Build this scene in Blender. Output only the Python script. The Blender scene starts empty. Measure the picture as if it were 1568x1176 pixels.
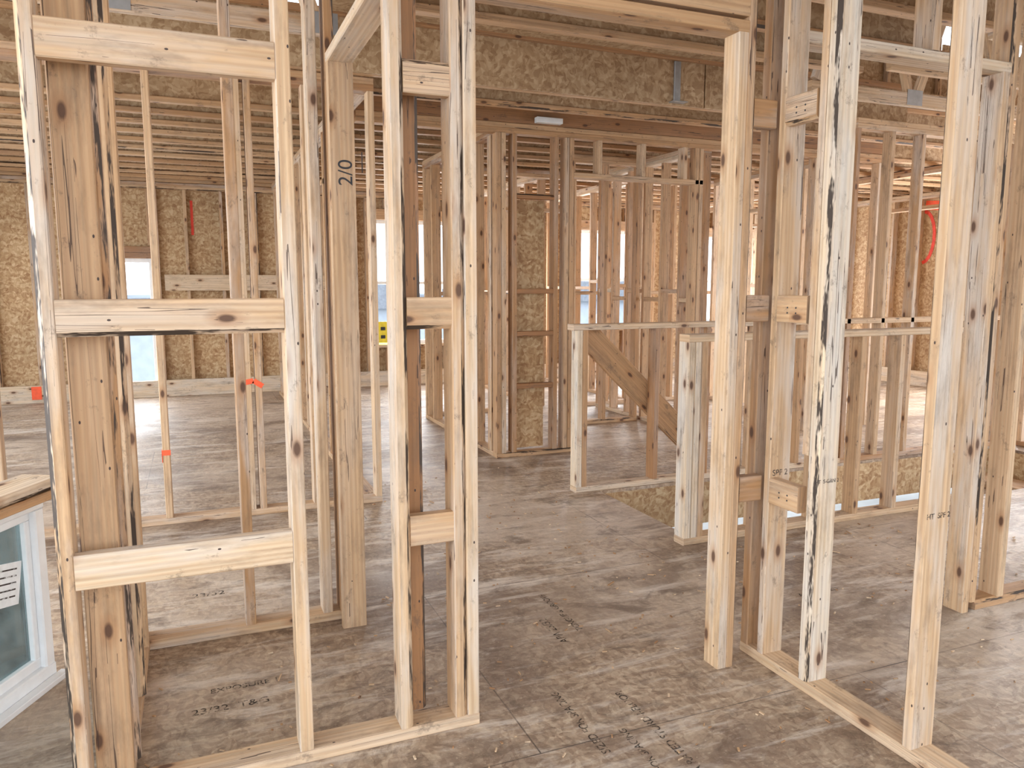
import bpy, math, random
from mathutils import Vector, Matrix
random.seed(7)
H=2.55
bpy.context.scene.view_settings.view_transform='Standard'
# ------------------------------------------------------------ materials
def nm(name):
    m=bpy.data.materials.new(name); m.use_nodes=True
    nt=m.node_tree; b=nt.nodes['Principled BSDF']
    return m,nt,b
def N(nt,t,**k):
    n=nt.nodes.new(t)
    for a,v in k.items(): setattr(n,a,v)
    return n
def L(nt,a,b): nt.links.new(a,b)
def ramp(nt,fac,stops):
    r=N(nt,'ShaderNodeValToRGB')
    e=r.color_ramp.elements
    while len(e)<len(stops): e.new(0.5)
    for i,(p,c) in enumerate(stops):
        e[i].position=p
        e[i].color=(c,c,c,1) if isinstance(c,(int,float)) else (*c,1)
    L(nt,fac,r.inputs[0]); return r.outputs[0]
def mix(nt,f,a,b,bt='MIX'):
    m=N(nt,'ShaderNodeMix',data_type='RGBA',blend_type=bt)
    if isinstance(f,(int,float)): m.inputs[0].default_value=f
    else: L(nt,f,m.inputs[0])
    for i,x in ((6,a),(7,b)):
        if isinstance(x,tuple): m.inputs[i].default_value=(*x,1)
        else: L(nt,x,m.inputs[i])
    return m.outputs[2]
def math_(nt,op,a,b=None,c=None):
    m=N(nt,'ShaderNodeMath',operation=op)
    for i,x in enumerate((a,b,c)):
        if x is None: continue
        if isinstance(x,(int,float)): m.inputs[i].default_value=x
        else: L(nt,x,m.inputs[i])
    return m.outputs[0]
def noise(nt,vec,scale,detail=3,rough=.5,dist=0):
    n=N(nt,'ShaderNodeTexNoise'); L(nt,vec,n.inputs['Vector'])
    n.inputs['Scale'].default_value=scale; n.inputs['Detail'].default_value=detail
    n.inputs['Roughness'].default_value=rough; n.inputs['Distortion'].default_value=dist
    return n.outputs['Fac']
def mapping(nt,vec,scale,loc=(0,0,0),rot=(0,0,0)):
    m=N(nt,'ShaderNodeMapping'); L(nt,vec,m.inputs[0])
    m.inputs['Scale'].default_value=scale; m.inputs['Location'].default_value=loc; m.inputs['Rotation'].default_value=rot
    return m.outputs[0]

def make_wood():
    m,nt,b=nm('spf_lumber')
    uv=N(nt,'ShaderNodeUVMap',uv_map='grain').outputs[0]
    at=N(nt,'ShaderNodeAttribute',attribute_name='tone'); sep=N(nt,'ShaderNodeSeparateColor'); L(nt,at.outputs['Color'],sep.inputs[0])
    tone,bark,warm=sep.outputs[0],sep.outputs[1],sep.outputs[2]
    base=ramp(nt,tone,[(0,(.33,.16,.065)),(.35,(.51,.305,.15)),(.7,(.62,.435,.265)),(1,(.73,.59,.42))])
    g=noise(nt,mapping(nt,uv,(1.6,70,1)),1,4,.6,.4)
    gr=ramp(nt,g,[(.3,.64),(.55,1),(.75,1.1)])
    c=mix(nt,.85,base,gr,'MULTIPLY')
    w=N(nt,'ShaderNodeTexWave',wave_type='BANDS',bands_direction='Y'); L(nt,mapping(nt,uv,(.35,14,1)),w.inputs[0])
    w.inputs['Scale'].default_value=1.3; w.inputs['Distortion'].default_value=7; w.inputs['Detail'].default_value=2; w.inputs['Detail Scale'].default_value=.6
    c=mix(nt,math_(nt,'MULTIPLY',w.outputs['Fac'],.32),c,(.37,.185,.08))
    # grey-white weathering
    wn=noise(nt,mapping(nt,uv,(1.3,8,1),(3,7,0)),1,4,.65)
    wf=math_(nt,'MULTIPLY',ramp(nt,wn,[(.43,0),(.65,1)]),math_(nt,'MULTIPLY_ADD',warm,.6,.02))
    c=mix(nt,wf,c,(.61,.59,.56))
    # smudges
    dn=noise(nt,mapping(nt,uv,(3,12,1),(9,1,0)),1,5,.7)
    c=mix(nt,math_(nt,'MULTIPLY',ramp(nt,dn,[(.51,0),(.70,1)]),.5),c,(.15,.10,.065))
    dn2=noise(nt,mapping(nt,uv,(7,10,1),(2,5,0)),1,6,.8)
    c=mix(nt,math_(nt,'MULTIPLY',ramp(nt,dn2,[(.58,0),(.66,1)]),.5),c,(.10,.07,.05))
    # knots (flat 2D cells in board space)
    v=N(nt,'ShaderNodeTexVoronoi',voronoi_dimensions='2D'); L(nt,mapping(nt,uv,(3.6,8,1)),v.inputs['Vector']); v.inputs['Scale'].default_value=1
    sc=N(nt,'ShaderNodeSeparateColor'); L(nt,v.outputs['Color'],sc.inputs[0])
    on=math_(nt,'GREATER_THAN',sc.outputs[0],.54)
    k1=math_(nt,'MULTIPLY',ramp(nt,v.outputs['Distance'],[(.055,1),(.10,0)]),on)
    k2=math_(nt,'MULTIPLY',ramp(nt,v.outputs['Distance'],[(.04,1),(.22,0)]),on)
    c=mix(nt,math_(nt,'MULTIPLY',k2,.65),c,(.32,.14,.05))
    c=mix(nt,math_(nt,'MULTIPLY',k1,.9),c,(.08,.035,.018))
    # nail dots
    v2=N(nt,'ShaderNodeTexVoronoi',voronoi_dimensions='2D'); L(nt,mapping(nt,uv,(9,16,1)),v2.inputs['Vector']); v2.inputs['Scale'].default_value=1
    sc2=N(nt,'ShaderNodeSeparateColor'); L(nt,v2.outputs['Color'],sc2.inputs[0])
    nd=math_(nt,'MULTIPLY',math_(nt,'LESS_THAN',v2.outputs['Distance'],.04),math_(nt,'GREATER_THAN',sc2.outputs[1],.84))
    c=mix(nt,nd,c,(.05,.03,.025))
    # checks (dark hairline cracks)
    ck=noise(nt,mapping(nt,uv,(.9,45,1),(4,2,0)),1,2,.4,.2)
    ckd=math_(nt,'ABSOLUTE',math_(nt,'SUBTRACT',ck,.5))
    ckm=math_(nt,'MULTIPLY',math_(nt,'LESS_THAN',ckd,.008),math_(nt,'GREATER_THAN',wn,.55))
    c=mix(nt,math_(nt,'MULTIPLY',ckm,.85),c,(.06,.03,.02))
    # bark / wane
    bn=noise(nt,mapping(nt,uv,(4,30,1)),1,4,.7)
    bf=math_(nt,'MULTIPLY',bark,ramp(nt,bn,[(.46,0),(.52,1)]))
    c=mix(nt,bf,c,(.045,.028,.018))
    L(nt,c,b.inputs['Base Color']); b.inputs['Roughness'].default_value=.68
    bp=N(nt,'ShaderNodeBump'); bp.inputs['Strength'].default_value=.35; bp.inputs['Distance'].default_value=.003
    L(nt,g,bp.inputs['Height']); L(nt,bp.outputs[0],b.inputs['Normal'])
    return m
def osb_color(nt,vec,cols,s=1.0):
    nw=N(nt,'ShaderNodeTexNoise'); L(nt,vec,nw.inputs['Vector']); nw.inputs['Scale'].default_value=9
    vv=N(nt,'ShaderNodeVectorMath',operation='MULTIPLY_ADD'); L(nt,nw.outputs['Color'],vv.inputs[0]); vv.inputs[1].default_value=(.1,.1,.1); L(nt,vec,vv.inputs[2])
    outs=[]
    for sc,off in (((14,45,30),(0,0,0)),((42,16,26),(5,3,1))):
        v=N(nt,'ShaderNodeTexVoronoi'); L(nt,mapping(nt,vv.outputs[0],tuple(x*s for x in sc),off,(.3,.2,.5)),v.inputs['Vector']); v.inputs['Scale'].default_value=1
        s2=N(nt,'ShaderNodeSeparateColor'); L(nt,v.outputs['Color'],s2.inputs[0]); outs.append(s2.outputs[0])
    a=math_(nt,'ADD',math_(nt,'MULTIPLY',outs[0],.5),math_(nt,'MULTIPLY',outs[1],.5))
    return ramp(nt,a,[(i/(len(cols)-1)*.8+.1,c) for i,c in enumerate(cols)]),a
def make_osb(name,cols,rough=.7):
    m,nt,b=nm(name)
    co=N(nt,'ShaderNodeTexCoord').outputs['Object']
    c,a=osb_color(nt,co,cols,1.4)
    big=noise(nt,co,.8,3)
    c=mix(nt,.7,c,ramp(nt,big,[(.3,.65),(.7,1.2)]),'MULTIPLY')
    L(nt,c,b.inputs['Base Color']); b.inputs['Roughness'].default_value=rough
    return m
def make_floor():
    m,nt,b=nm('weathered_osb_subfloor')
    co=N(nt,'ShaderNodeTexCoord').outputs['Object']
    c,a=osb_color(nt,co,[(.24,.16,.105),(.37,.265,.18),(.50,.385,.27)],1.6)
    fine=noise(nt,mapping(nt,co,(38,24,1)),1,6,.75)
    c=mix(nt,.75,c,ramp(nt,fine,[(.3,.62),(.7,1.28)]),'MULTIPLY')
    big=noise(nt,co,.8,7,.62,.6)
    c=mix(nt,ramp(nt,big,[(.46,0),(.62,.6)]),c,(.60,.50,.40))
    big2=noise(nt,mapping(nt,co,(1,1,1),(8,3,0)),.9,9,.66,1.0)
    c=mix(nt,ramp(nt,big2,[(.49,0),(.57,.45),(.68,.8)]),c,(.135,.085,.06))
    for rot,loc,amt,sc in ((.5,(0,0,0),.85,(1.1,4.5,1)),(-.9,(4,2,0),.7,(1.4,6,1)),(1.35,(9,5,0),.6,(1.2,9,1))):
        d=noise(nt,mapping(nt,co,sc,loc,(0,0,rot)),1,10,.72,.4)
        c=mix(nt,ramp(nt,d,[(.55,0),(.68,amt)]),c,(.74,.66,.57))
    d2=noise(nt,mapping(nt,co,(1,1.8,1),(3,3,0),(0,0,.8)),3.5,9,.72,.6)
    c=mix(nt,ramp(nt,d2,[(.54,0),(.64,.7)]),c,(.12,.08,.055))
    d3=noise(nt,co,70,3,.6)
    c=mix(nt,ramp(nt,d3,[(.60,0),(.78,.5)]),c,(.72,.60,.44))
    br=N(nt,'ShaderNodeTexBrick'); L(nt,mapping(nt,co,(1,1,1),(.35,.55,0)),br.inputs[0])
    br.inputs['Scale'].default_value=1; br.inputs['Brick Width'].default_value=2.44; br.inputs['Row Height'].default_value=1.22
    br.inputs['Mortar Size'].default_value=.0028; br.inputs['Mortar Smooth'].default_value=.3
    sm=noise(nt,co,4,4,.7)
    c=mix(nt,math_(nt,'MULTIPLY',br.outputs['Fac'],ramp(nt,sm,[(.40,.3),(.62,.9)])),c,(.05,.035,.03))
    L(nt,c,b.inputs['Base Color'])
    L(nt,ramp(nt,big,[(.3,.62),(.7,.42)]),b.inputs['Roughness'])
    bp=N(nt,'ShaderNodeBump'); bp.inputs['Strength'].default_value=.5; bp.inputs['Distance'].default_value=.003
    L(nt,math_(nt,'ADD',fine,a),bp.inputs['Height']); L(nt,bp.outputs[0],b.inputs['Normal'])
    return m
def plain(name,col,rough=.5,metal=0,var=.15,scale=20):
    m,nt,b=nm(name)
    co=N(nt,'ShaderNodeTexCoord').outputs['Object']
    n=noise(nt,co,scale,3)
    c=mix(nt,1,(*col,),ramp(nt,n,[(.3,1-var),(.7,1+var*.5)]),'MULTIPLY')
    L(nt,c,b.inputs['Base Color']); b.inputs['Roughness'].default_value=rough; b.inputs['Metallic'].default_value=metal
    return m
def ink(name,col,lo,hi,scale=40,mx=.8):
    m,nt,b=nm(name); b.inputs['Base Color'].default_value=(*col,1); b.inputs['Roughness'].default_value=.8
    co=N(nt,'ShaderNodeTexCoord').outputs['Object']
    L(nt,ramp(nt,noise(nt,co,scale,5,.8),[(lo,0),(hi,mx)]),b.inputs['Alpha']); return m
WOOD=make_wood()
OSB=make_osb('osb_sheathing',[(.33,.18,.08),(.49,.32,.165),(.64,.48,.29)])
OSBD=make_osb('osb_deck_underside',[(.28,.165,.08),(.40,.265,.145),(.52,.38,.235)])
FLOOR=make_floor()
VINYL=plain('white_vinyl',(.82,.85,.87),.35,0,.05)
STEEL=plain('galvanized_steel',(.42,.45,.48),.4,.8)
ORANGE=plain('orange_marking_paint',(.95,.12,.04),.6)
RED=plain('red_marking_paint',(.85,.07,.04),.6)
INK=plain('black_marker_ink',(.03,.03,.035),.6)
STAMP=ink('grade_stamp_ink',(.07,.055,.05),.40,.54)
FSTAMP=ink('floor_stamp_ink',(.05,.038,.03),.43,.60,25,.75)
LABEL=plain('paper_label',(.80,.84,.86),.6,0,.1,40)
YELLOW=plain('yellow_sign_paint',(.85,.70,.05),.5)
DIRT=plain('graded_dirt',(.45,.42,.38),.95,0,.4,.6)
SIDING=plain('pale_siding',(.52,.58,.66),.8,0,.1,3)
ROOFM=plain('roof_shingles',(.30,.32,.36),.9,0,.2,8)
def make_glass():
    m,nt,b=nm('window_glass')
    out=[n for n in nt.nodes if n.type=='OUTPUT_MATERIAL'][0]
    tr=N(nt,'ShaderNodeBsdfTransparent'); tr.inputs[0].default_value=(.62,.72,.72,1)
    gl=N(nt,'ShaderNodeBsdfGlossy'); gl.inputs['Roughness'].default_value=.03
    df=N(nt,'ShaderNodeBsdfDiffuse'); df.inputs[0].default_value=(.5,.55,.55,1)
    fr=N(nt,'ShaderNodeFresnel'); fr.inputs[0].default_value=1.6
    m1=N(nt,'ShaderNodeMixShader'); L(nt,fr.outputs[0],m1.inputs[0]); L(nt,tr.outputs[0],m1.inputs[1]); L(nt,gl.outputs[0],m1.inputs[2])
    co=N(nt,'ShaderNodeTexCoord').outputs['Object']
    m2=N(nt,'ShaderNodeMixShader'); L(nt,ramp(nt,noise(nt,co,5,6,.7),[(.35,.03),(.75,.35)]),m2.inputs[0])
    L(nt,m1.outputs[0],m2.inputs[1]); L(nt,df.outputs[0],m2.inputs[2]); L(nt,m2.outputs[0],out.inputs[0])
    return m
GLASS=make_glass()

# ------------------------------------------------------------ mesh builder
class B:
    def __init__(s,name): s.name=name; s.v=[];s.f=[];s.uv=[];s.col=[];s.mi=[];s.mats=[WOOD]
    def mat(s,m):
        if m not in s.mats: s.mats.append(m)
        return s.mats.index(m)
    def board(s,x0,x1,y0,y1,z0,z1,tone=None,bark=None,M=None,mat=None,ch=.003,warm=None):
        lo=[min(x0,x1),min(y0,y1),min(z0,z1)]; hi=[max(x0,x1),max(y0,y1),max(z0,z1)]
        d=[hi[i]-lo[i] for i in range(3)]
        a=d.index(max(d)); b_=(a+1)%3; c_=(a+2)%3
        if tone is None: tone=min(1,max(0,random.gauss(.52,.25)))
        if warm is None: warm=random.random()
        if bark is None: bark=random.random()<.22
        bk=(random.randrange(4) if bark is True else bark-10) if bark is not False else -1
        bark=bark is not False
        ch=min(ch,d[b_]*.2,d[c_]*.2)
        cs=[ch]*4
        if bark: cs[bk]=min(.012,d[b_]*.35,d[c_]*.35)
        B0,B1,C0,C1=lo[b_],hi[b_],lo[c_],hi[c_]
        ring=[(B0+cs[0],C0),(B1-cs[1],C0),(B1,C0+cs[1]),(B1,C1-cs[2]),(B1-cs[2],C1),(B0+cs[3],C1),(B0,C1-cs[3]),(B0,C0+cs[0])]
        base=len(s.v); u0=random.uniform(0,50); v0=random.uniform(0,50)
        for e in (lo[a],hi[a]):
            for (bb,cc) in ring:
                p=[0,0,0]; p[a]=e;p[b_]=bb;p[c_]=cc
                p=Vector(p)
                if M: p=M@p
                s.v.append(p)
        per=[0]
        for i in range(8):
            q=ring[(i+1)%8]; r=ring[i]; per.append(per[-1]+math.hypot(q[0]-r[0],q[1]-r[1]))
        mi=s.mat(mat) if mat else 0
        for i in range(8):
            j=(i+1)%8
            s.f.append((base+i,base+j,base+8+j,base+8+i))
            s.uv+= [(u0,v0+per[i]),(u0,v0+per[i+1]),(u0+d[a],v0+per[i+1]),(u0+d[a],v0+per[i])]
            k=1.0 if bark and {1:1,3:2,5:3,7:0}.get(i,-1)==bk else 0.0
            s.col+=[(tone,k,warm,1)]*4; s.mi.append(mi)
        for e,idx in ((0,range(7,-1,-1)),(8,range(8))):
            s.f.append(tuple(base+e+i for i in idx))
            s.uv+=[(u0+ring[i][0]*.3,v0+ring[i][1]) for i in idx]
            s.col+=[(tone*.8,0,warm,1)]*8; s.mi.append(mi)
    def beam(s,p,q,w,h,**k):
        p=Vector(p);q=Vector(q);d=q-p;Lg=d.length;x=d.normalized()
        up=Vector((0,0,1)) if abs(x.z)<.95 else Vector((0,1,0))
        y=up.cross(x).normalized(); z=x.cross(y)
        M=Matrix((( x.x,y.x,z.x,p.x),(x.y,y.y,z.y,p.y),(x.z,y.z,z.z,p.z),(0,0,0,1)))
        s.board(0,Lg,-w/2,w/2,-h/2,h/2,M=M,**k)
    def done(s,parent=None):
        me=bpy.data.meshes.new(s.name); me.from_pydata([tuple(v) for v in s.v],[],s.f)
        uvl=me.uv_layers.new(name='grain'); 
        for i,u in enumerate(s.uv): uvl.data[i].uv=u
        ca=me.color_attributes.new('tone','FLOAT_COLOR','CORNER')
        for i,c in enumerate(s.col): ca.data[i].color=c
        for m in s.mats: me.materials.append(m)
        me.polygons.foreach_set('material_index',s.mi)
        me.update()
        o=bpy.data.objects.new(s.name,me); bpy.context.collection.objects.link(o)
        if parent: o.parent=parent
        return o
T=.038; W=.089
# vertical board corners: FL=(x0,y0) FR=(x1,y0) BR=(x1,y1) BL=(x0,y1)
FL,FR,BR,BL=10,11,12,13
def sx(b,p,q,z0=T,z1=H-2*T,**k): b.board(p,p+T,q,q+W,z0,z1,**k)
def sy(b,p,q,z0=T,z1=H-2*T,**k): b.board(p,p+W,q,q+T,z0,z1,**k)
def platex(b,x0,x1,q,top=H,bottom=True,double=True):
    if bottom: b.board(x0,x1,q,q+W,0,T,bark=False)
    b.board(x0,x1,q,q+W,top-T,top)
    if double: b.board(x0,x1,q,q+W,top-2*T,top-T)
def platey(b,y0,y1,p,top=H,bottom=True,double=True):
    if bottom: b.board(p,p+W,y0,y1,0,T,bark=False)
    b.board(p,p+W,y0,y1,top-T,top)
    if double: b.board(p,p+W,y0,y1,top-2*T,top-T)
def text(s,size,M,mat,name,parent,ext=.0003):
    cu=bpy.data.curves.new(name,'FONT'); cu.body=s; cu.size=size; cu.extrude=ext; cu.align_x='CENTER'; cu.align_y='CENTER'
    o=bpy.data.objects.new(name,cu); bpy.context.collection.objects.link(o)
    cu.materials.append(mat); o.parent=parent; o.matrix_local=M
    return o
def TM(loc,rx,ry,rz): 
    from mathutils import Euler
    return Matrix.Translation(loc)@Euler((rx,ry,rz)).to_matrix().to_4x4()
def TV(loc): # text running upward on a face that looks toward -y
    return Matrix(((0,-1,0,loc[0]),(0,0,-1,loc[1]),(1,0,0,loc[2]),(0,0,0,1)))
R90=math.pi/2
ZB=(.64,1.27,1.91)

# ------------------------------------------------------------ wall with doorways (nearest)
b=B('doorway_stud_wall')
Q=2.10
b.board(-.342,.757,Q,Q+W,0,T,bark=False,tone=.7)
sx(b,-.342,Q,tone=.55,bark=FL,warm=.9); sx(b,.219,Q,tone=.68,warm=1,bark=False)
sx(b,.512,Q,tone=.7,bark=FR,warm=1); sx(b,.681,Q,z1=2.15,tone=.55,warm=.9,bark=FR); sx(b,.719,Q,tone=.75,bark=False,warm=1)
for i,z in enumerate(ZB):
    b.board(-.304,.219,Q,Q+T,z-.045,z+.045,tone=(.8,.6,.58)[i],warm=(1,.5,.7)[i],bark=(False,10,False)[i])
    b.board(.550,.681,Q+.004,Q+.042,z-.045,z+.045,tone=.5,warm=.3)
    b.board(1.726,1.82,Q+.01,Q+.048,z-.045,z+.045,tone=.2)
sx(b,1.650,Q,z0=0,z1=2.15,tone=.7,bark=BL,warm=1); sx(b,1.688,Q,z0=0,tone=.4,bark=FR)
b.board(.757,1.688,Q,Q+W,2.15,2.188,tone=.4); b.board(.757,1.688,Q,Q+T,2.20,2.34,tone=.5)
# second doorway
sx(b,2.88,Q,z0=0,z1=2.15,tone=.6); sx(b,2.92,Q,tone=.5,bark=FL); sx(b,3.09,Q,tone=.7);sx(b,3.45,Q)
b.board(1.909,2.92,Q,Q+W,2.15,2.188,tone=.9)
for p in (2.1,2.5): sx(b,p,Q,z0=2.188)
b.board(2.958,4.6,Q,Q+W,0,T)
b.board(-.342,4.6,Q,Q+W,H-2*T,H-T); b.board(-.342,4.6,Q,Q+W,H-T,H)
o_a=b.done()

# ------------------------------------------------------------ right wall running toward camera
b=B('right_stud_wall')
P=1.82
b.board(P,P+W,-.6,2.189,0,T,tone=.7,bark=False)
sy(b,P,2.07,tone=.6,warm=.9,bark=BL); sy(b,P,1.855,tone=.9,bark=FL,warm=1); sy(b,P,1.895,z0=.80,tone=.55,warm=.8,bark=BL)
sy(b,P,1.45,tone=.6,bark=BL,warm=1); sy(b,P,1.03); sy(b,P,.62); sy(b,P,.2); sy(b,P,-.2)
for z in ZB: b.board(P,P+T,1.933,2.07,z-.045,z+.045,tone=.5)
sy(b,P,2.151,tone=.25)
platey(b,-.6,2.10,P,bottom=False)
o_r=b.done()
text('SPF 2',.03,TM((P+.045,2.0695,.70),R90,0,0),STAMP,'grade_stamp',o_r)
text('HT  S-GRN 2',.018,TM((P+.045,1.854,.72),R90,0,0),STAMP,'grade_stamp_b',o_r)
text('HT  SPF 2',.022,TM((P+.045,1.449,.72),R90,0,0),STAMP,'grade_stamp_c',o_r)
for z in ZB: text(':  :',.05,TM((P-.001,2.0,z),R90,0,-R90),INK,'nail_dots',o_r)

# ------------------------------------------------------------ closet walls
b=B('closet_stud_wall')
b.board(-.300,-.211,2.19,3.02,0,T,bark=False)
sy(b,-.300,2.192,tone=.45,warm=.1,bark=False); sy(b,-.285,2.235,tone=.2,bark=FR); sy(b,-.29,2.60,tone=.6,bark=FR); sy(b,-.300,2.97,tone=.5)
b.board(.526,.615,2.19,2.228,T,2.15,tone=.0,warm=0,bark=FR)
b.board(.487,.580,2.93,2.968,0,2.15,tone=.6,warm=.3,bark=False)
b.board(.487,.580,2.19,2.968,2.15,2.188,tone=.85,warm=1)
platex(b,-.30,.53,3.02)
for p,t in ((-.26,.7),(.13,.3),(.425,.75)): sx(b,p,3.02,tone=t)
sx(b,.492,3.02,z1=2.47,tone=.25)
platey(b,2.19,3.02,-.300,bottom=False)
o_c=b.done()
text('2/0',.075,TV((.545,2.9293,1.76)),INK,'handwritten_size',o_c)
text('__',.075,TV((.575,2.9293,1.80)),INK,'handwritten_stroke',o_c)

# ------------------------------------------------------------ bedroom wall C
b=B('bedroom_stud_wall')
platex(b,-2.9,1.038,4.65)
for p,t in ((-2.6,.6),(-2.2,.7),(-1.8,.6),(-1.4,.6),(-1.0,.7),(-.6,.6),(-.20,.6),(.25,.7),(.31,.4),(.62,.6),(.66,.95),(1.0,.7)): sx(b,p,4.65,tone=t)
o=b.done()
b=B('hall_stud_wall')
platey(b,4.75,9.9,.94)
for q in (5.2,5.6,6.0,6.9,7.3,7.7,8.1,9.3,9.7): sy(b,.94,q)
b.board(.94,1.029,6.0,6.9,2.1,2.14)
b.done()
# ------------------------------------------------------------ centre wall D
b=B('hallway_stud_wall')
q=5.5
b.board(2.14,2.79,q,q+W,0,T,tone=.5)
b.board(1.1,6.0,q,q+W,H-T,H,tone=.45,warm=.0); b.board(1.1,6.0,q,q+W,H-2*T,H-T,tone=.3,warm=.0)
b.board(1.1,6.0,q+.004,q+.042,H+.002,H+.30,tone=0,warm=0,bark=False)
for p,t in ((2.14,.3),(2.18,.7),(2.27,.2),(2.62,.2),(2.71,.6),(2.752,.4)): sx(b,p,q,tone=t)
for z in (.56,.97,1.30,2.02): b.board(2.308,2.62,q,q+.06,z-.019,z+.019,tone=.0,warm=0)
b.board(2.79,4.0,q,q+W,2.18,2.218,tone=.6)
for p in (3.0,3.4,3.8): sx(b,p,q,z0=2.218)
for p in (3.92,3.962,4.4,4.8,5.2,5.6,5.96): sx(b,p,q,z0=0)
b.board(2.14,2.229,5.59,7.5,0,T)
for y in (5.62,5.66,6.0,6.4,6.8,7.2,7.46): sy(b,2.14,y,tone=random.uniform(.35,.8))
platey(b,5.59,7.5,2.14,bottom=False)
o=b.done()
b=B('osb_wall_panel'); b.board(2.30,2.58,5.60,5.612,.05,2.0,mat=OSB,ch=.0005,bark=False); b.done()
# ------------------------------------------------------------ background partitions
def wallx(name,x0,x1,q,gaps=(),sp=.406,blocks=None):
    b=B(name); platex(b,x0,x1,q,bottom=False)
    segs=[];c=x0
    for g0,g1 in gaps: segs.append((c,g0)); c=g1
    segs.append((c,x1))
    for a,e in segs:
        b.board(a,e,q,q+W,0,T)
        n=max(1,int((e-a-T)/sp)); 
        for i in range(n+1): sx(b,a+(e-a-T)*i/n,q,tone=random.uniform(.2,.8),warm=random.random()*.5)
        if blocks: 
            for i in range(n):
                z=blocks+(.04 if i%2 else -.04); x=a+(e-a-T)*i/n
                b.board(x+T,a+(e-a-T)*(i+1)/n,q,q+W,z-.019,z+.019)
    for g0,g1 in gaps: b.board(g0,g1,q,q+W,2.12,2.158); 
    b.done()
def wally(name,y0,y1,p,gaps=(),sp=.406,blocks=None):
    b=B(name); platey(b,y0,y1,p,bottom=False)
    segs=[];c=y0
    for g0,g1 in gaps: segs.append((c,g0)); c=g1
    segs.append((c,y1))
    for a,e in segs:
        b.board(p,p+W,a,e,0,T)
        n=max(1,int((e-a-T)/sp))
        for i in range(n+1): sy(b,p,a+(e-a-T)*i/n,tone=random.uniform(.2,.8),warm=random.random()*.5)
        if blocks:
            for i in range(n):
                z=blocks+(.04 if i%2 else -.04); y=a+(e-a-T)*i/n
                b.board(p,p+W,y+T,a+(e-a-T)*(i+1)/n,z-.019,z+.019)
    for g0,g1 in gaps: b.board(p,p+W,g0,g1,2.12,2.158)
    b.done()
wallx('rear_bedroom_stud_wall',2.3,6.9,7.6,gaps=((3.0,3.85),),blocks=1.3)
wally('rear_closet_stud_wall',5.65,7.5,4.1,sp=.3,blocks=1.25)
wallx('rear_linen_stud_wall',3.3,4.05,6.55,sp=.3)
wally('rear_hall_stud_wall',5.65,7.5,5.6,gaps=((6.1,6.9),))
wally('rear_bath_stud_wall',7.75,9.9,4.6,blocks=1.35)
wally('rear_shower_stud_wall',7.75,9.9,3.5,sp=.35,blocks=1.3)
wally('rear_room_stud_wall',4.6,9.9,7.0,gaps=((5.0,6.5),(7.9,8.8)))
# ------------------------------------------------------------ stair half walls
HW=1.10
b=B('stair_half_wall')   # far side
q=4.36
b.board(2.25,4.5,q,q+W,0,T,tone=.85); b.board(2.22,4.5,q,q+W,HW-T,HW,tone=.8)
sx(b,2.25,q,z1=HW-T,tone=1,warm=1,bark=False); sx(b,2.288,q,z1=HW-T,tone=.3)
for p in (2.83,3.24,3.65,4.06,4.42): sx(b,p,q,z1=HW-T)
b.done()
b=B('diagonal_brace_plank'); b.beam((2.36,4.475,1.04),(3.25,4.475,.20),.03,.17,tone=.3,warm=0,bark=False); b.done()
b=B('stair_half_wall')
q=3.235
b.board(2.30,4.5,q,q+W,0,T,tone=.7); b.board(2.30,4.5,q,q+W,HW-T,HW,tone=.8)
sx(b,2.30,q,z0=T,z1=HW-T,tone=1,warm=1,bark=False); sx(b,2.34,q,z1=HW-T,tone=1,warm=1,bark=False); sx(b,2.38,q,z1=HW-T,tone=.45)
for p in (2.75,3.16,3.46,3.76,4.17,4.46): sx(b,p,q,z1=HW-T)
b.done()
b=B('stairwell_stud_wall')
platex(b,4.5,6.9,4.36)
for p in (4.5,4.84,5.15,5.75,6.2,6.6,6.86): sx(b,p,4.36)
b.board(4.5,6.9,4.36,4.449,1.06,1.10)
b.done()
wally('side_room_stud_wall',2.2,4.3,6.4,gaps=((2.7,3.5),))
# ------------------------------------------------------------ floor with stair opening
b=B('floor')
hx0,hx1,hy0,hy1=2.42,6.2,3.33,4.355
X0,X1,Y0,Y1=-3.1,9.2,-3.0,10.4
for r in ((X0,hx0,Y0,Y1),(hx1,X1,Y0,Y1),(hx0,hx1,Y0,hy0),(hx0,hx1,hy1,Y1)):
    b.board(*r,-.022,0,mat=FLOOR,ch=.0001,bark=False)
b.done()
b=B('stairwell_rim')
for r in ((hx0-.03,hx0-.002,hy0-.03,hy1+.03),(hx1+.002,hx1+.03,hy0-.03,hy1+.03),(hx0,hx1,hy0-.03,hy0-.002),(hx0,hx1,hy1+.002,hy1+.03)):
    b.board(*r,-.32,-.023,mat=OSB,ch=.0005,bark=False)
b.done()
b=B('staircase')
for i in range(13):
    x=hx1-.2-i*.26; z=-.19*(i+1)
    b.board(x-.27,x,hy0+.05,hy1-.03,z-.03,z,tone=.5)
    b.board(x-.03,x-.01,hy0+.05,hy1-.03,z-.19,z-.03,tone=.5)
b.done()
b=B('lower_floor'); b.board(X0,X1,Y0,Y1,-2.8,-2.75,mat=FLOOR,ch=.0001,bark=False); b.done()
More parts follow.
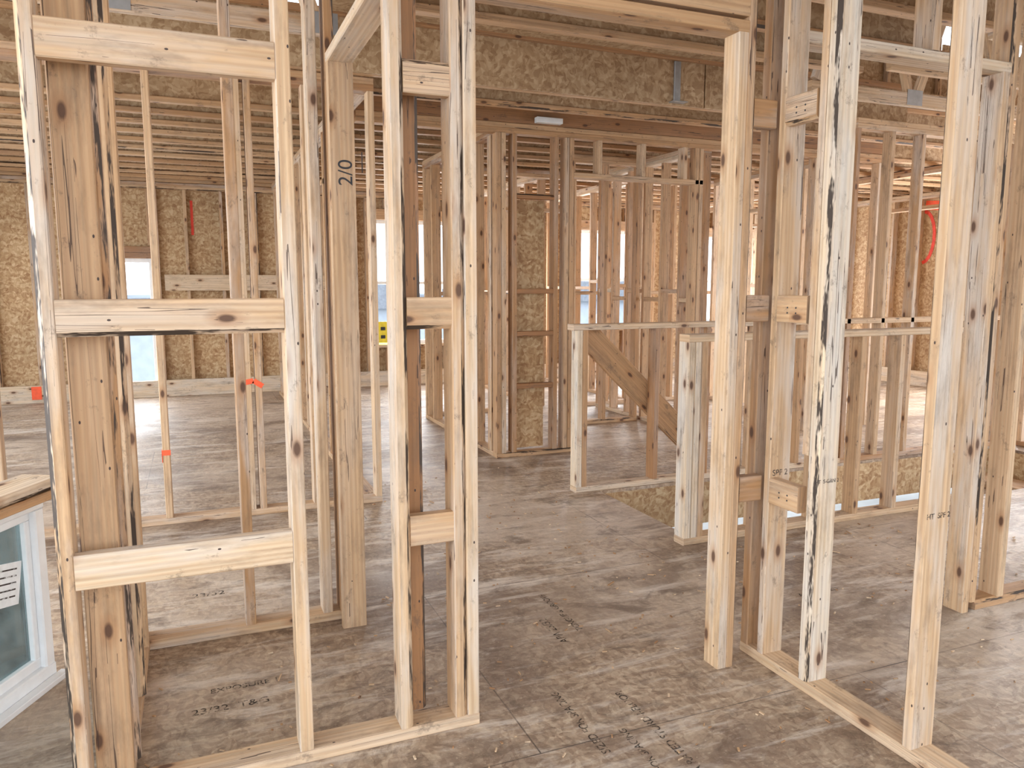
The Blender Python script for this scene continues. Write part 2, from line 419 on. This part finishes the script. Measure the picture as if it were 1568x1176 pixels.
# ------------------------------------------------------------ exterior walls w/ windows
def extwall(name,axis,a0,a1,c,wins,off=.2):
    b=B(name)
    def bd(a,e,d0,d1,z0,z1,**k):
        if axis=='x': b.board(a,e,c+d0,c+d1,z0,z1,**k)
        else: b.board(c+d0,c+d1,a,e,z0,z1,**k)
    s0,s1=(W+.002,W+.014)
    cur=a0
    for w0,w1,z0,z1 in wins:
        bd(cur,w0,s0,s1,0,H+.4,mat=OSB,ch=.0003,bark=False)
        bd(w0,w1,s0,s1,0,z0,mat=OSB,ch=.0003,bark=False)
        bd(w0,w1,s0,s1,z1,H+.4,mat=OSB,ch=.0003,bark=False)
        cur=w1
    bd(cur,a1,s0,s1,0,H+.4,mat=OSB,ch=.0003,bark=False)
    bd(a0,a1,0,W,0,T); bd(a0,a1,0,W,H-T,H); bd(a0,a1,0,W,H-2*T,H-T)
    bd(a0,a1,-.04,-.002,0,.2,tone=1,warm=1)
    x=a0+off
    while x<a1-.1:
        hit=[w for w in wins if w[0]-2*T<x<w[1]+T]
        if not hit: bd(x,x+T,0,W,T,H-2*T,tone=random.uniform(.4,.8))
        else:
            w=hit[0]
            if w[2]>.2: bd(x,x+T,0,W,T,w[2]-T)
            if w[3]<H-.2: bd(x,x+T,0,W,w[3]+.15,H-2*T)
        x+=.406
    for w0,w1,z0,z1 in wins:
        bd(w0-2*T,w0-T,0,W,T,H-2*T); bd(w1+T,w1+2*T,0,W,T,H-2*T)
        bd(w0-T,w0,0,W,T,z1); bd(w1,w1+T,0,W,T,z1)
        bd(w0-T,w1+T,0,T,z1,z1+.14); bd(w0,w1,0,W,z0-T,z0)
        f=.05
        for (a,e,c0,c1) in ((w0,w0+f,z0,z1),(w1-f,w1,z0,z1),(w0+f,w1-f,z0,z0+f),(w0+f,w1-f,z1-f,z1)):
            bd(a,e,.05,.12,c0,c1,mat=VINYL,bark=False)
        zm=(z0+z1)/2; bd(w0+f,w1-f,.06,.11,zm-.02,zm+.02,mat=VINYL,bark=False)
    return b.done()
BW=[(-1.0,-.42,.1,1.66),(2.2,3.3,.55,2.2),(3.6,4.4,.55,2.2),(5.1,6.5,.7,2.15),(7.4,8.4,.7,2.1)]
RW=[(1.2,2.6,.7,2.1),(3.4,4.9,.2,2.1),(5.3,6.7,.3,2.1),(8.95,9.7,.6,2.1)]
o_back=extwall('wall_back','x',-3.1,9.2,10.2,BW)
b=B('wall_back_ledger'); b.board(-.3,1.6,10.13,10.168,1.28,1.47,tone=.95); b.done()
o_right=extwall('wall_right','y',-1.0,10.2,9.0,RW,.47)
wally('wall_left',-2.8,10.1,-3.1,sp=.61)
b=B('yellow_warning_sign'); b.board(2.26,2.42,10.185,10.195,.58,.86,mat=YELLOW,bark=False,ch=.001)
for z in (.66,.77): b.board(2.30,2.36,10.181,10.184,z-.025,z+.02,mat=INK,bark=False,ch=.0005)
b.done()
# ------------------------------------------------------------ ceiling: I-joists, header beam, deck
b=B('ceiling_i_joists')
def ij(x0,x1,q,zb=H+.001,dep=.30):
    b.board(x0,x1,q-.03,q+.03,zb,zb+.036,tone=random.uniform(.1,.5),warm=.1)
    b.board(x0,x1,q-.03,q+.03,zb+dep-.036,zb+dep,tone=random.uniform(.1,.5),warm=.1)
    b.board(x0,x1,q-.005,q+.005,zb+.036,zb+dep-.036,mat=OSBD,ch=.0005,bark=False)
for y in (5.05,5.8,6.2,6.6,7.0,7.4,7.8,8.2,8.6,9.0,9.4,9.8,10.15): ij(-3.1,9.0,y)
for y in (1.1,1.5,1.9,2.3,2.7,3.1,3.5): ij(.75,3.6,y)
b.done()
b=B('ceiling_header_beam')
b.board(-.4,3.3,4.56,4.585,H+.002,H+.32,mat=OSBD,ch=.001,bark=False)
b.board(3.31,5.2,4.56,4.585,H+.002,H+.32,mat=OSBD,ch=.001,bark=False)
b.board(-.4,5.2,4.60,4.64,H+.002,H+.32,tone=.4,bark=False)
b.board(-.4,5.2,4.52,4.558,H+.285,H+.32,tone=.1,bark=False,warm=0)
b.board(-.4,5.2,3.75,3.79,H+.24,H+.30,tone=.1,bark=False,warm=0)
o=b.done()
b=B('joist_hanger')
for p in (3.05,4.0):
    b.board(p,p+.05,4.545,4.5595,H+.02,H+.28,mat=STEEL,bark=False); b.board(p-.03,p+.08,4.50,4.56,H+.012,H+.018,mat=STEEL,bark=False)
b.done()
b=B('metal_strap_bracket'); b.board(2.45,2.66,5.44,5.498,2.56,2.60,mat=VINYL,bark=False); b.done()
b=B('ceiling')
zd=H+.303
for (r) in ((-3.1,9.2,4.66,10.4),(.75,3.6,.8,4.55)):
    xx=r[0]
    while xx<r[1]-.01:
        e=min(xx+2.44,r[1]); yy=r[2]
        while yy<r[3]-.01:
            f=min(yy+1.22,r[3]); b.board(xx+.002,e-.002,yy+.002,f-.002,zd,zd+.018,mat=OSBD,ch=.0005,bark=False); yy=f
        xx=e
b.done()
# trusses
def trusses(name,x0,x1,ys,ztop):
    b=B(name)
    for y in ys:
        b.board(x0,x1,y,y+T,H+.002,H+.091,tone=random.uniform(.4,.9))
        b.beam((x0,y+.019,ztop(x0)),(x1,y+.019,ztop(x1)),T,.089,tone=.7)
        n=max(2,int((x1-x0)/.8)); 
        for i in range(n):
            xa=x0+(x1-x0)*i/n; xm=x0+(x1-x0)*(i+.5)/n; xb=x0+(x1-x0)*(i+1)/n
            b.beam((xa+.05,y+.019,H+.1),(xm,y+.019,ztop(xm)-.05),T-.004,.075,tone=.8)
            b.beam((xm,y+.019,ztop(xm)-.05),(xb-.05,y+.019,H+.1),T-.004,.075,tone=.7)
            for (cx,cz) in ((xb,H+.06),(xm,ztop(xm)-.01)):
                b.board(cx-.07,cx+.07,y-.002,y-.0003,cz-.05,cz+.05,mat=STEEL,bark=False)
    b.done()
ys=[-.9+.61*i for i in range(9)]
trusses('roof_trusses',3.7,9.1,ys,lambda x:3.25+.12*(9.1-x))
trusses('roof_trusses',-3.0,.65,ys,lambda x:3.35+.15*(x+3))
b=B('roof_deck')
for (xa,za,xb,zb) in ((3.6,3.99,9.4,3.28),(-3.3,3.37,.75,3.99)):
    for i in range(6):
        y=-1.2+i*1.05
        b.beam((xa,y+.52,za),(xb,y+.52,zb),1.04,.015,mat=OSBD,ch=.0005,bark=False)
b.board(.7,3.65,-1.2,5.1,4.02,4.04,mat=OSBD,ch=.0005,bark=False)
b.done()
b=B('gable_sheathing')
for xa,xb,zt in ((3.6,4.7,3.85),(4.72,6.2,3.65),(6.22,7.6,3.45),(7.62,9.1,3.28)):
    b.board(xa,xb,5.12,5.132,H+.325,zt,mat=OSBD,ch=.0005,bark=False)
x=3.7
while x<9: b.board(x,x+T,5.07,5.118,H+.325,3.28,tone=.6); x+=.61
b.done()

# ------------------------------------------------------------ leaning window unit, left
root=bpy.data.objects.new('uninstalled_window_unit',None); bpy.context.collection.objects.link(root)
b=B('window_frame')
Lw,Hw=1.3,.66
for r in ((0,Lw,0,.085,0,.06),(0,Lw,0,.085,Hw-.055,Hw),(0,.045,0,.085,.06,Hw-.055),(Lw-.055,Lw,0,.085,.06,Hw-.055)):
    b.board(*r,mat=VINYL,bark=False,ch=.005)
for r in ((.045,Lw-.055,.02,.06,.06,.095),(.045,Lw-.055,.02,.06,Hw-.085,Hw-.055),(.045,.07,.02,.06,.095,Hw-.085),(Lw-.085,Lw-.055,.02,.06,.095,Hw-.085)):
    b.board(*r,mat=VINYL,bark=False,ch=.003)
b.board(-.02,Lw,-.035,-.001,0,.02,mat=VINYL,bark=False,ch=.002)
b.done(root)
b=B('window_pane'); b.board(.07,Lw-.085,.037,.043,.095,Hw-.085,mat=GLASS,bark=False,ch=.001); b.done(root)
b=B('window_label')
ML=Matrix.Translation((.19,.034,.40))@Matrix.Rotation(math.radians(-12),4,'Y')
b.board(-.10,.14,0,.0012,-.07,.07,mat=LABEL,bark=False,ch=.0001,M=ML)
for i in range(5): b.board(-.08,.12-.02*(i%3),-.001,-.0002,.045-.022*i,.050-.022*i,mat=STAMP,bark=False,ch=.0001,M=ML)
b.done(root)
ang=math.atan2(-.9,-.45)
root.matrix_world=Matrix.Translation((-.50,2.93,.0))@Matrix.Rotation(ang,4,'Z')
root.scale=(1,-1,1)
b=B('window_sill_board'); b.beam((-.50,2.93,.70),(-1.12,1.72,.70),.14,.038,tone=1,warm=1); b.beam((-.47,2.9,.663),(-1.09,1.7,.663),.05,.03,tone=.4); b.done()

# ------------------------------------------------------------ paint marks
b=B('orange_paint_mark')
b.board(-.202,-.158,4.6485,4.6495,.40,.43,mat=ORANGE,bark=False,ch=.0001)
b.board(-.204,-.201,4.6485,4.70,.36,.43,mat=ORANGE,bark=False,ch=.0001)
b.beam((.245,4.6485,.79),(.30,4.6485,.80),.001,.03,mat=ORANGE,bark=False,ch=.0001)
b.beam((.30,4.6485,.80),(.35,4.6485,.765),.001,.03,mat=ORANGE,bark=False,ch=.0001)
b.done()
b=B('orange_paint_mark'); b.board(-1.76,-1.66,10.157,10.159,.04,.19,mat=ORANGE,bark=False,ch=.0001); b.done(o_back)
b=B('red_paint_mark'); b.board(.02,.05,10.287,10.289,1.95,2.36,mat=RED,bark=False,ch=.0001); b.done(o_back)
b=B('red_paint_mark')
for i in range(9):
    a=-1.5+i*.34; a2=a+.35
    b.beam((9.088,7.59-.17*math.cos(a),1.98+.34*math.sin(a)),(9.088,7.59-.17*math.cos(a2),1.98+.34*math.sin(a2)),.004,.045,mat=RED,bark=False,ch=.0001)
b.beam((9.088,7.38,2.38),(9.088,7.58,2.40),.004,.12,mat=ORANGE,bark=False,ch=.0001)
b.done(o_right)
# ------------------------------------------------------------ floor stamps + debris
root=bpy.data.objects.new('floor_panel_stamps',None); bpy.context.collection.objects.link(root)
for (t,s,x,y,r) in (('TONGUE & GROOVE',.04,1.35,2.75,R90),('APA 23/32',.05,1.25,2.6,R90),('SIZED FOR SPACING',.035,1.15,1.75,R90),('APA RATED STURD-I-FLOOR',.04,1.25,1.85,R90),
                    ('23/32  T&G',.05,0.05,2.5,0),('EXPOSURE 1',.04,.1,2.62,0),('APA  RATED',.04,2.5,2.5,0),('23/32',.06,.0,3.5,0),('SIZED FOR SPACING',.04,1.05,2.0,R90)):
    text(t,s,TM((x,y,.0006),0,0,r),FSTAMP,'stamp_'+t.split()[0].lower(),root,.0002)
for (ya,yb,xa,xb,n) in ((1.6,3.18,-.2,4.2,380),(3.2,5.3,.9,2.1,120)):
    b=B('wood_chip_debris')
    for i in range(n):
        x=random.uniform(xa,xb); y=random.uniform(ya,yb)
        if 2.06<y<2.22 or (1.78<x<1.95 and y<2.2) or (y>2.85 and x<.65): continue
        l=random.uniform(.005,.02) if random.random()<.93 else random.uniform(.03,.07)
        a=random.uniform(0,6.28)
        b.beam((x,y,.003),(x+l*math.cos(a),y+l*math.sin(a),.004),random.uniform(.003,.007),.004,tone=random.uniform(.0,1),warm=0,bark=False,ch=.0005)
    b.done()
# ------------------------------------------------------------ outside
b=B('ground'); b.board(-80,80,-80,80,-3.0,-2.9,mat=DIRT,bark=False); b.done()
for (x,y,w,d,h) in ((2,34,9,8,3.2),(14,36,9,8,3.4),(-10,30,9,8,3.2),(40,12,8,10,3.2),(42,-2,8,10,3.3)):
    b=B('neighbor_house'); z=-2.9
    b.board(x,x+w,y,y+d,z,z+h,mat=SIDING,bark=False)
    b.beam((x+w*.5,y-.4,z+h+.3),(x+w*.5,y+d+.4,z+h+.3),w*1.05,.6,mat=ROOFM,bark=False)
    b.beam((x+w*.5,y-.4,z+h+.9),(x+w*.5,y+d+.4,z+h+.9),w*.6,.6,mat=ROOFM,bark=False)
    b.board(x+w*.2,x+w*.35,y-.06,y-.01,z+h*.55,z+h*.8,mat=VINYL,bark=False)
    b.board(x+w*.6,x+w*.75,y-.06,y-.01,z+h*.55,z+h*.8,mat=VINYL,bark=False)
    b.done()
# ------------------------------------------------------------ world + lights
w=bpy.data.worlds.new('World'); bpy.context.scene.world=w; w.use_nodes=True
nt=w.node_tree; bg=nt.nodes['Background']
tc=N(nt,'ShaderNodeTexCoord'); sp=N(nt,'ShaderNodeSeparateXYZ'); L(nt,tc.outputs['Generated'],sp.inputs[0])
c=ramp(nt,sp.outputs[2],[(0,(.96,.97,1)),(.25,(.86,.93,1)),(1,(.66,.81,1))])
L(nt,c,bg.inputs[0]); bg.inputs[1].default_value=3.0
def area(name,loc,rot,sx_,sy_,e,col):
    l=bpy.data.lights.new(name,'AREA'); l.shape='RECTANGLE'; l.size=sx_; l.size_y=sy_; l.energy=e; l.color=col
    o=bpy.data.objects.new(name,l); o.location=loc; o.rotation_euler=rot; bpy.context.collection.objects.link(o)
area('rear_fill_light',(-.6,-3.2,1.6),(R90,0,0),5,2.4,45,(.96,.98,1))  # added fill lamp behind the camera, out of view
area('left_daylight_fill',(-3.6,3.0,1.5),(0,-R90,0),2.2,8,440,(.85,.93,1))  # added area lamp outside the left framing, boosts the bluish side daylight
for i,(a,e,z0,z1) in enumerate(BW):
    area('daylight_back_window_%d'%i,((a+e)/2,10.36,(z0+z1)/2),(-R90,0,0),e-a+.2,z1-z0+.2,62*(e-a)*(z1-z0),(.97,.98,1))
for i,(a,e,z0,z1) in enumerate(RW):
    area('daylight_right_window_%d'%i,(9.16,(a+e)/2,(z0+z1)/2),(0,R90,0),z1-z0+.1,e-a+.1,85*(e-a)*(z1-z0),(.98,.98,1))
# ------------------------------------------------------------ camera
cam=bpy.data.cameras.new('camera'); cam.lens=27.05; cam.sensor_width=36
co=bpy.data.objects.new('camera',cam); bpy.context.collection.objects.link(co)
co.location=(0,0,1.35); co.rotation_euler=(math.radians(90-7.35),0,math.radians(-22.4))
bpy.context.scene.camera=co
